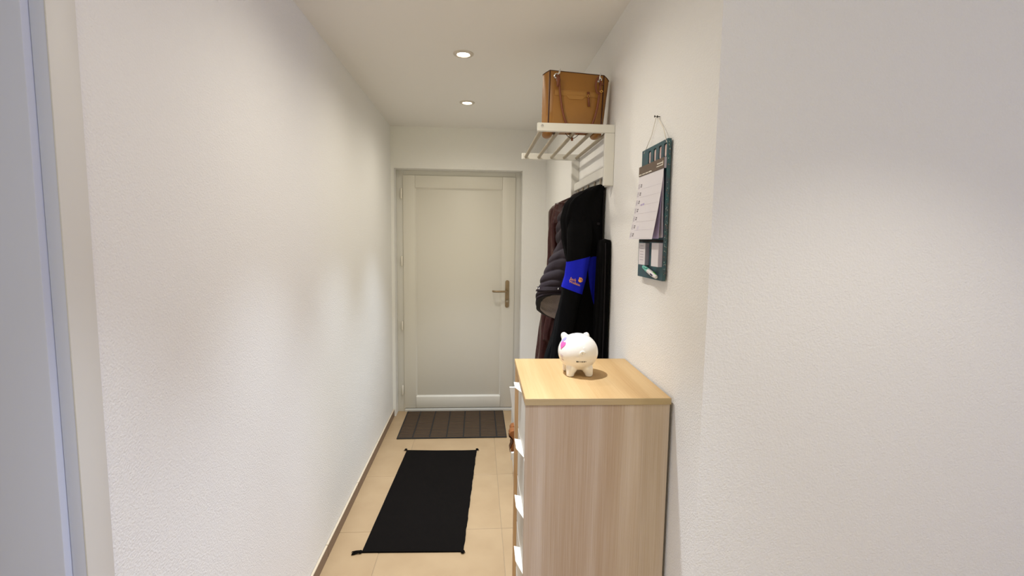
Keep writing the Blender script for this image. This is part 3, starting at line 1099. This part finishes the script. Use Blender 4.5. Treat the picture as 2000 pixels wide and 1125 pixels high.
obj('hem_binding', hem_band(S, z0, z0 + 0.032, -0.016), M['binding'], qj, sharp=None)
bm = B()
R = []
for z in [z0 + 0.001 + 0.16 * i / 16 for i in range(17)]:
    c = sum((S(2 * pi * j / 72, z) for j in range(72)), Vector()) / 72
    ring = []
    for j in range(72):
        p = S(2 * pi * j / 72, z)
        d = c - p
        d.z = 0
        ring.append(bm.verts.new(p + d.normalized() * 0.016 + d * 0.25 * max(0, (z - z0) / 0.16)))
    R.append(ring)
for a, b in zip(R, R[1:]):
    for j in range(72):
        bm.faces.new((a[j], a[(j + 1) % 72], b[(j + 1) % 72], b[j]))
bm.faces.new(R[-1])
obj('fleece_lining', bm, M['fleece'], qj, sharp=None, label='light grey fleece lining')


def on_surface(S, x, z, side=-1):
    """near-side point of a garment at a given x and z (x falling with the angle pi..2pi)"""
    lo, hi = pi, 2 * pi
    for _ in range(40):
        m_ = (lo + hi) / 2
        if S(m_, z).x < x:
            lo = m_
        else:
            hi = m_
    return S((lo + hi) / 2, z)


# buttoned strap round the quilted jacket
bm = B()
NB = 36
fr, bk = [], []
for i in range(NB + 1):
    a = pi * 0.93 + (pi * 0.72) * i / NB
    top = S(a, 1.272 + 0.006 * i / NB)
    bot = S(a, 1.242 + 0.006 * i / NB)
    c = (top + bot) / 2
    dirn = Vector((cos(a), sin(a), 0)) * 0.008
    fr.append((bm.verts.new(top + dirn), bm.verts.new(bot + dirn)))
    bk.append((bm.verts.new(top), bm.verts.new(bot)))
for i in range(NB):
    bm.faces.new((fr[i][0], fr[i][1], fr[i + 1][1], fr[i + 1][0]))
    bm.faces.new((fr[i][0], fr[i + 1][0], bk[i + 1][0], bk[i][0]))
    bm.faces.new((fr[i][1], bk[i][1], bk[i + 1][1], fr[i + 1][1]))
stp = obj('hem_strap', bm, M['quilt'], qj, sharp=40)
for a in (pi * 1.06, pi * 1.10, pi * 1.40):
    p = S(a, 1.260) + Vector((cos(a), sin(a), 0)) * 0.009
    bm = B()
    ellipsoid(bm, p, (0.0045, 0.0045, 0.0055), u=12, v=8)
    obj('snap_button', bm, M['chrome'], stp, sharp=None)

# -- black fleece jacket with blue panels (nearest of the hook row)
bj = thing('fleece_jacket', 'black fleece jacket with royal blue panels and an orange logo hanging on the rack', 'jacket', (0.46, 2.2, 0.85))
tab = [(1.752, 0.520, 0.556, 2.165, 2.20), (1.741, 0.488, 0.558, 2.155, 2.22), (1.716, 0.444, 0.559, 2.15, 2.25), (1.690, 0.406, 0.559, 2.15, 2.26), (1.666, 0.388, 0.559, 2.15, 2.26), (1.598, 0.370, 0.559, 2.145, 2.27), (1.52, 0.376, 0.559, 2.145, 2.27),
       (1.46, 0.392, 0.559, 2.145, 2.27), (1.416, 0.404, 0.559, 2.145, 2.27), (1.288, 0.392, 0.559, 2.145, 2.27), (1.112, 0.354, 0.559, 2.14, 2.28), (0.969, 0.312, 0.559, 2.14, 2.28), (0.86, 0.300, 0.559, 2.14, 2.28)]
S, z0, z1 = garment(tab, [(9, 0.004, 0.3, 2.0), (17, 0.0022, 1.2, -2)], n_exp=2.8, seed=1, wob=0.008)
obj('jacket_body', loft(S, z0, z1), M['black_cloth'], bj, sharp=None)
# blue body panel
bm = B()
rows = []
for i in range(25):
    q = i / 24
    z = 1.428 - 0.215 * q
    xa = 0.484 + 0.040 * q ** 2.2
    xb = 0.546 - 0.018 * q ** 2.5
    row = []
    for j in range(11):
        x = xa + (xb - xa) * j / 10
        zz = z + (0.012 * sin(pi * j / 10) if i == 0 else 0)
        p = on_surface(S, x, zz)
        row.append((bm.verts.new((p.x, p.y - 0.004, zz)), bm.verts.new((p.x, p.y + 0.001, zz))))
    rows.append(row)
for i in range(24):
    for j in range(10):
        bm.faces.new((rows[i][j][0], rows[i][j + 1][0], rows[i + 1][j + 1][0], rows[i + 1][j][0]))
for i in range(24):
    for j in (0, 10):
        bm.faces.new((rows[i][j][0], rows[i + 1][j][0], rows[i + 1][j][1], rows[i][j][1]))
obj('blue_panel', bm, M['blue_cloth'], bj, sharp=50, label='royal blue body panel')
# zip edge of the jacket front
bm = B()
tube(bm, [on_surface(S, 0.552, 1.73 - 0.62 * k / 24) + Vector((0.0, -0.004, 0)) for k in range(25)], 0.0028, 6)
obj('front_zip', bm, M['charcoal_cloth'], bj, sharp=None)
bm = B()
p = on_surface(S, 0.527, 1.583)
lathe(bm, [(0.0, -0.005), (0.005, -0.004), (0.0065, -0.001), (0.0065, 0.002)], p, 1, 14)
obj('button', bm, M['charcoal_cloth'], bj)
# sleeve hanging in front: upper sleeve, blue band, lower sleeve
SL = [(1.70, 0.460, 0.040, 2.205, 0.020), (1.63, 0.453, 0.050, 2.182, 0.030), (1.53, 0.443, 0.053, 2.146, 0.035), (1.43, 0.4335, 0.049, 2.125, 0.034), (1.36, 0.424, 0.0445, 2.121, 0.033), (1.29, 0.4085, 0.0425, 2.118, 0.032),
      (1.20, 0.393, 0.042, 2.117, 0.031), (1.05, 0.372, 0.041, 2.117, 0.030), (0.90, 0.352, 0.042, 2.117, 0.030)]


def sleeve_pt(a, z, tilt=0.0, off=0.0):
    cx, rx, cy, ry = interp(SL, z)
    fold = 1 + 0.05 * sin(3 * a + z * 6) + 0.03 * sin(7 * a + z * 11)
    k = (rx + off) * fold
    e = 0.8
    ux = math.copysign(abs(cos(a)) ** e, cos(a))
    uy = math.copysign(abs(sin(a)) ** e, sin(a))
    x = cx + k * ux
    return Vector((x, cy + (ry + off) * fold * uy, z + tilt * (x - cx)))


def sleeve_part(za, zb, ta, tb, off, nz=30, n=40):
    bm = B()
    R = []
    for i in range(nz + 1):
        q = i / nz
        R.append([bm.verts.new(sleeve_pt(2 * pi * j / n, za + (zb - za) * q, ta + (tb - ta) * q, off)) for j in range(n)])
    for a, b in zip(R, R[1:]):
        for j in range(n):
            bm.faces.new((a[j], a[(j + 1) % n], b[(j + 1) % n], b[j]))
    bm.faces.new(R[0])
    bm.faces.new(R[-1])
    return bm


slv = obj('sleeve', sleeve_part(0.90, 1.70, 0, 0, 0.0, 80), M['black_cloth'], bj, sharp=60)
obj('sleeve_band', sleeve_part(1.292, 1.428, -0.36, 0.24, 0.0022), M['blue_cloth'], slv, sharp=60, label='royal blue band round the sleeve')


def on_sleeve(me, ac, zc, name, m, rot=0.0, off=0.0032):
    cx, rx, cy, ry = interp(SL, zc)
    for v in me.vertices:
        x, yv = v.co.x * cos(rot) - v.co.y * sin(rot), v.co.x * sin(rot) + v.co.y * cos(rot)
        X = ac + x
        z = zc + yv
        lo, hi = pi, 2 * pi
        for _ in range(30):
            m_ = (lo + hi) / 2
            if sleeve_pt(m_, z).x < X:
                lo = m_
            else:
                hi = m_
        p = sleeve_pt((lo + hi) / 2, z, 0, 0.0022)
        v.co = Vector((X, p.y - off + 0.0022 - v.co.z, z))
    return link(name, me, m, slv, smooth=False, label='orange embroidered lettering' if 'letter' in name else 'orange paw print emblem')


on_sleeve(text_mesh('Jack', 0.0175, 0.0006), 0.4095, 1.342, 'logo_lettering', M['orange'], radians(-20))
on_sleeve(text_mesh('Wolfskin', 0.0142, 0.0006), 0.4165, 1.3255, 'logo_lettering', M['orange'], radians(-20))
paw = [disc(0, -0.002, 0.0085, 0.0060), disc(-0.0085, 0.0062, 0.0028, 0.0042), disc(-0.0025, 0.0092, 0.0028, 0.0042), disc(0.0042, 0.0085, 0.0028, 0.0042), disc(0.0100, 0.0045, 0.0028, 0.0042)]
on_sleeve(flat(paw, 0.0012), 0.4405, 1.338, 'paw_emblem', M['orange'], radians(-40))

# -- black coat hanging lower, flat against the wall
bc = thing('black_coat', 'plain black long coat hanging low and flat against the wall beside the blue-panelled jacket', 'coat', (0.53, 2.08, 0.85))
tab = [(1.512, 0.520, 0.560, 2.050, 2.112), (1.500, 0.516, 0.561, 2.045, 2.118), (1.45, 0.514, 0.561, 2.04, 2.12), (1.25, 0.513, 0.561, 2.035, 2.12), (1.05, 0.509, 0.561, 2.035, 2.12), (0.85, 0.505, 0.561, 2.035, 2.12)]
S2, z0, z1 = garment(tab, [(11, 0.003, 0.4, 1.0), (6, 0.003, 2.0, -1.5)], n_exp=4.0, seed=12, wob=0.005)
obj('coat_body', loft(S2, z0, z1), M['black_cloth2'], bc, sharp=60)
bm = B()
tube(bm, [on_surface(S2, 0.534, 1.50 - 0.62 * k / 24) + Vector((0, -0.003, 0)) for k in range(25)], 0.0025, 6)
obj('front_seam', bm, M['charcoal_cloth'], bc, sharp=None)
# ------------------------------------------------------------------ shoe rack behind the chest
sr = thing('shoe_rack', 'white slim shoe rack with tilted sides, half hidden behind the oak chest', 'shoe rack', (0.40, 3.07, 0.0))
prof = [(0.553, 0.0), (0.553, 0.64), (0.30, 0.64), (0.30, 0.625), (0.197, 0.625), (0.231, 0.36), (0.246, 0.34), (0.246, 0.22), (0.213, 0.215), (0.236, 0.03), (0.236, 0.0)]
bm = B()
prism(bm, prof, 1, 2.878, 2.898)
obj('side_panel', bm, M['white_paint'], sr, smooth=False)
obj('side_panel', prism(B(), [(0.553, 0.0), (0.553, 0.45), (0.26, 0.45), (0.237, 0.36), (0.237, 0.0)], 1, 3.25, 3.27), M['white_paint'], sr, smooth=False)
for za in (0.04, 0.345):
    obj('shelf', prism(B(), [(0.275, za + 0.0), (0.544, za + 0.09), (0.544, za + 0.102), (0.275, za + 0.012)], 1, 2.899, 3.249), M['white_paint'], sr, smooth=False)
obj('back_board', box(B(), 0.545, 0.552, 2.899, 3.249, 0.01, 0.44), M['white_paint'], sr, smooth=False)


def shoe(y0, label, dz=0.0, dx=0.0):
    t = thing('shoe', label, 'shoe', (0.25 + dx, y0, 0.17 + dz), 'pair of shoes in the shoe rack')
    s_prof = [(0.200, 0.300), (0.212, 0.320), (0.232, 0.326), (0.262, 0.318), (0.268, 0.28), (0.262, 0.24), (0.262, 0.205), (0.250, 0.176), (0.232, 0.172), (0.216, 0.188), (0.214, 0.205), (0.224, 0.236), (0.232, 0.250), (0.226, 0.270), (0.212, 0.286)]
    bm = prism(B(), [(x + dx, z + dz) for x, z in s_prof], 1, y0 - 0.034, y0 + 0.034, 0.006)
    obj('upper', bm, M['shoe_leather'], t, sharp=40)
    sole = [(0.206, 0.2845), (0.223, 0.269), (0.2295, 0.250), (0.2215, 0.236), (0.211, 0.205), (0.2135, 0.186)]
    bm = B()
    pts_ = [(x + dx - 0.0005, y0, z + dz) for x, z in sole]
    a = [[bm.verts.new((p[0] - ox, y0 + s * 0.030, p[2])) for p in pts_] for s in (-1, 1) for ox in (0.0, 0.004)]
    for r0, r1 in ((0, 1), (2, 3), (0, 2), (1, 3)):
        for i in range(len(pts_) - 1):
            bm.faces.new((a[r0][i], a[r0][i + 1], a[r1][i + 1], a[r1][i]))
    obj('sole', bm, M['shoe_dark'], t, sharp=40)
    return t


shoe(2.99, 'tan brown leather shoe poking out of the white rack, the nearer of the pair')
shoe(3.08, 'tan brown leather shoe poking out of the white rack, the farther of the pair', dz=-0.004, dx=0.012)

# ------------------------------------------------------------------ wall calendar
cal = thing('wall_calendar', 'dark teal wall calendar with curled weekly pages and two notepads hung on a string', 'calendar', (0.556, 1.53, 1.392))
BX0, BX1, BY0, BY1, BZ0, BZ1 = 0.547, 0.558, 1.428, 1.652, 1.392, 1.808
slots = [(1.580, 1.7765), (1.533, 1.7765), (1.488, 1.7765), (1.446, 1.7765)]
bm = B()
ys_ = [BY0]
sl = sorted(slots)
box(bm, BX0, BX1, BY0, BY1, BZ0, 1.757)
box(bm, BX0, BX1, BY0, BY1, 1.797, BZ1)
prev = BY0
for (yc_, zc_) in sl:
    box(bm, BX0, BX1, prev, yc_ - 0.0105, 1.757, 1.797)
    prev = yc_ + 0.0105
box(bm, BX0, BX1, prev, BY1, 1.757, 1.797)
obj('backing_board', bm, M['teal'], cal, smooth=False)
for (yc_, zc_) in sl:
    pts_ = []
    for k in range(9):
        a = pi * k / 8
        pts_.append((yc_ + 0.0075 * cos(a), zc_ + 0.0115 + 0.006 * sin(a)))
    for k in range(9):
        a = pi + pi * k / 8
        pts_.append((yc_ + 0.0075 * cos(a), zc_ - 0.0125 + 0.006 * sin(a)))
    obj('slot_picture', prism(B(), pts_, 0, BX0 + 0.002, BX0 + 0.005), M['slot_print'], cal, smooth=False, label='pale printed panel in a slot')
    obj('slot_frame', box(B(), BX0 + 0.005, BX0 + 0.006, yc_ - 0.0105, yc_ + 0.0105, zc_ - 0.0205, zc_ + 0.0205), M['dark'], cal, smooth=False)
r3 = random.Random(8)
bm = B()
for k in range(34):
    zz = r3.uniform(BZ0 + 0.01, BZ1 - 0.01)
    xx = r3.uniform(BX0 + 0.002, BX1 - 0.003)
    box(bm, xx, xx + 0.0018, BY0 - 0.0004, BY0 + 0.0002, zz, zz + r3.uniform(0.001, 0.003))
obj('edge_flecks', bm, M['fleck_pale'], cal, smooth=False)['kind'] = 'stuff'
bm = B()
for k in range(26):
    zz = r3.uniform(BZ0 + 0.01, BZ1 - 0.01)
    xx = r3.uniform(BX0 + 0.002, BX1 - 0.003)
    box(bm, xx, xx + 0.0016, BY0 - 0.0004, BY0 + 0.0002, zz, zz + r3.uniform(0.001, 0.002))
obj('edge_flecks', bm, M['fleck'], cal, smooth=False)['kind'] = 'stuff'
# head card of the week pad
HX = 0.5385
obj('pad_block', box(B(), 0.5395, 0.5465, 1.4285, 1.650, 1.7235, 1.7545, 0.0004, 1), M['paper_edge'], cal, smooth=False)
head = obj('header_card', box(B(), HX - 0.001, HX + 0.0008, 1.429, 1.650, 1.7235, 1.7545, 0.0003, 1), M['brown_card'], cal, smooth=False)


def strokes(items, x, name, m, parent):
    bm = B()
    for (y0, y1, z0, z1) in items:
        box(bm, x - 0.0004, x + 0.0002, y0, y1, z0, z1)
    return obj(name, bm, m, parent, smooth=False)


it = []
for (a, b) in ((1.646, 1.622), (1.616, 1.590), (1.584, 1.560), (1.554, 1.530)):
    y = a
    while y > b:
        w_ = r3.uniform(0.002, 0.005)
        it.append((y - w_, y, 1.7262, 1.7262 + r3.uniform(0.0025, 0.004)))
        y -= w_ + 0.0008
for (a, b, z) in ((1.482, 1.438, 1.7395), (1.486, 1.438, 1.7322)):
    y = a
    while y > b:
        w_ = r3.uniform(0.002, 0.005)
        it.append((y - w_, y, z, z + r3.uniform(0.0022, 0.0036)))
        y -= w_ + 0.0008
it.append((1.433, 1.437, 1.7322, 1.7455))
strokes(it, HX - 0.001, 'header_print', M['string'], head)


def page_x(t, x_bot, bulge):
    return 0.5395 + (x_bot - 0.5395) * (t ** 1.25) - bulge * sin(pi * t)


def page(x_bot, z_bot, bulge, m, name='page', yn=1.431, yf=1.652, lift=0.0):
    bm = B()
    N = 20
    fr, bk = [], []
    for i in range(N + 1):
        t = i / N
        z = 1.7232 + (z_bot - 1.7232) * t
        x = page_x(t, x_bot, bulge)
        fr.append([bm.verts.new((x, yn, z)), bm.verts.new((x, yf, z))])
        bk.append([bm.verts.new((x + 0.0006, yn, z)), bm.verts.new((x + 0.0006, yf, z))])
    for i in range(N):
        bm.faces.new((fr[i][0], fr[i][1], fr[i + 1][1], fr[i + 1][0]))
        bm.faces.new((bk[i][0], bk[i][1], bk[i + 1][1], bk[i + 1][0]))
        for s in (0, 1):
            bm.faces.new((fr[i][s], fr[i + 1][s], bk[i + 1][s], bk[i][s]))
    bm.faces.new((fr[0][0], fr[0][1], bk[0][1], bk[0][0]))
    bm.faces.new((fr[N][0], fr[N][1], bk[N][1], bk[N][0]))
    return obj(name, bm, m, cal, sharp=40)


page(0.5455, 1.522, 0.000, M['paper_lilac'])
page(0.5435, 1.521, 0.0005, M['paper'])
page(0.5320, 1.518, 0.0012, M['paper_lilac'])
top_page = page(0.5120, 1.516, -0.001, M['paper'])


def page_strokes(items, name, m):
    bm = B()
    for (y0, y1, z0, z1) in items:
        t0, t1 = (1.7232 - z0) / (1.7232 - 1.516), (1.7232 - z1) / (1.7232 - 1.516)
        xa, xb = page_x(t0, 0.5120, -0.001) - 0.0005, page_x(t1, 0.5120, -0.001) - 0.0005
        v = [bm.verts.new((xa, y0, z0)), bm.verts.new((xa, y1, z0)), bm.verts.new((xb, y1, z1)), bm.verts.new((xb, y0, z1))]
        bm.faces.new(v)
    return obj(name, bm, m, top_page, smooth=False)


lines, small, big, hand = [], [], [], []
for k in range(8):
    z = 1.700 - 0.0268 * k
    if k < 7:
        # small rotated weekday lettering and the bold date beside it
        for q in range(4):
            zz = z - 0.002 - 0.0042 * q
            small.append((1.634 - r3.uniform(0, 0.004), 1.648, zz - 0.0017, zz))
        big.append((1.612, 1.6225, z - 0.0080, z - 0.0035))
        big.append((1.6135, 1.6240, z - 0.0140, z - 0.0095))
    if k:
        lines.append((1.435, 1.612, z + 0.0063, z + 0.0067))
for (a, b, z) in ((1.596, 1.588, 1.624), (1.586, 1.582, 1.624), (1.578, 1.562, 1.625)):
    hand.append((b, a, z, z + 0.006))
for q in range(4):
    hand.append((1.575, 1.592, 1.556 - 0.0036 * q, 1.5568 - 0.0036 * q))
page_strokes(lines, 'ruled_lines', M['rule'])
page_strokes(small, 'weekday_print', M['rule'])
page_strokes(big, 'date_print', M['print'])
page_strokes(hand, 'handwriting', M['paper_lilac'])
# dark bar and notepads below
obj('divider_bar', box(B(), BX0 - 0.002, BX0 + 0.001, 1.430, 1.645, 1.508, 1.5145), M['dark'], cal, smooth=False)
for (y0, y1, z0, z1) in ((1.548, 1.610, 1.434, 1.504), (1.414, 1.488, 1.434, 1.505)):
    y0, y1 = (1.546, 1.607) if y0 > 1.5 else (1.4305, 1.488)
    np_ = obj('notepad', box(B(), BX0 - 0.013, BX0 - 0.0002, y0, y1, z0, z1, 0.0003, 1), M['paper_edge'], cal, smooth=False)
    if y0 > 1.5:
        obj('top_sheet', box(B(), BX0 - 0.0137, BX0 - 0.0131, y0, y1, z0, z1), M['paper'], np_, smooth=False)
        strokes([(1.562, 1.594, 1.494 - 0.009 * q, 1.4955 - 0.009 * q) for q in range(6)], BX0 - 0.0138, 'print', M['rule'], np_)
    else:
        obj('top_sheet', box(B(), BX0 - 0.0137, BX0 - 0.0131, y0, y1, z0, z1), M['paper'], np_, smooth=False)
# string and nails
bm = B()
tube(bm, [(0.5465, 1.632, 1.797), (0.558, 1.6, 1.85), (0.556, 1.558, 1.899)], 0.0012, 6)
tube(bm, [(0.556, 1.552, 1.899), (0.555, 1.49, 1.85), (0.5465, 1.434, 1.797)], 0.0016, 6)
obj('string', bm, M['string'], cal, sharp=None)
for y, z in ((1.566, 1.902), (1.543, 1.896)):
    bm = B()
    lathe(bm, [(0.0, -0.010), (0.0035, -0.010), (0.0035, -0.0085), (0.0012, -0.008), (0.0012, -0.0005)], (XR, y, z), 0, 12)
    nl = obj('nail', bm, M['dark'])
    tag(nl, 'small dark nail above the calendar, %s of the two' % ('left one' if y > 1.55 else 'right one'), 'nail')
    base(nl, (XR, y, z))

# pen on the calendar
pen = thing('pen', 'chunky mint and white pen clipped to the bottom of the teal calendar', 'pen', (0.537, 1.50, 1.414))
pa, pb = Vector((0.536, 1.566, 1.428)), Vector((0.537, 1.447, 1.402))


def along(t):
    return pa + (pb - pa) * t


bm = B()
tube(bm, [along(t) for t in (0.0, 0.02, 0.06, 0.2, 0.24, 0.42)], [0.003, 0.0052, 0.0062, 0.0066, 0.0072, 0.0074], 14)
obj('cap', bm, M['mint'], pen)
bm = B()
tube(bm, [along(t) for t in (0.421, 0.6, 0.85, 0.96, 0.99, 1.0)], [0.0073, 0.0076, 0.0070, 0.0058, 0.0045, 0.002], 14)
obj('barrel', bm, M['white_plastic'], pen)
bm = B()
tube(bm, [along(0.16) + Vector((-0.006, 0, 0.004)), along(0.24) + Vector((-0.009, -0.002, 0.007)), along(0.40) + Vector((-0.006, -0.004, 0.009))], 0.0018, 8)
obj('clip', bm, M['mint'], pen)
bm = B()
tube(bm, [along(0.72) + Vector((-0.0062, 0, 0.0005)), along(0.86) + Vector((-0.0055, 0, 0.0005))], 0.0026, 8)
obj('print', bm, M['navy'], pen, label='dark navy print')
bm = B()
tube(bm, [along(0.74) + Vector((0.001, 0, 0.0065)), along(0.93) + Vector((0.001, 0, 0.005))], 0.0022, 8)
obj('grip', bm, M['green'], pen, label='green strip')
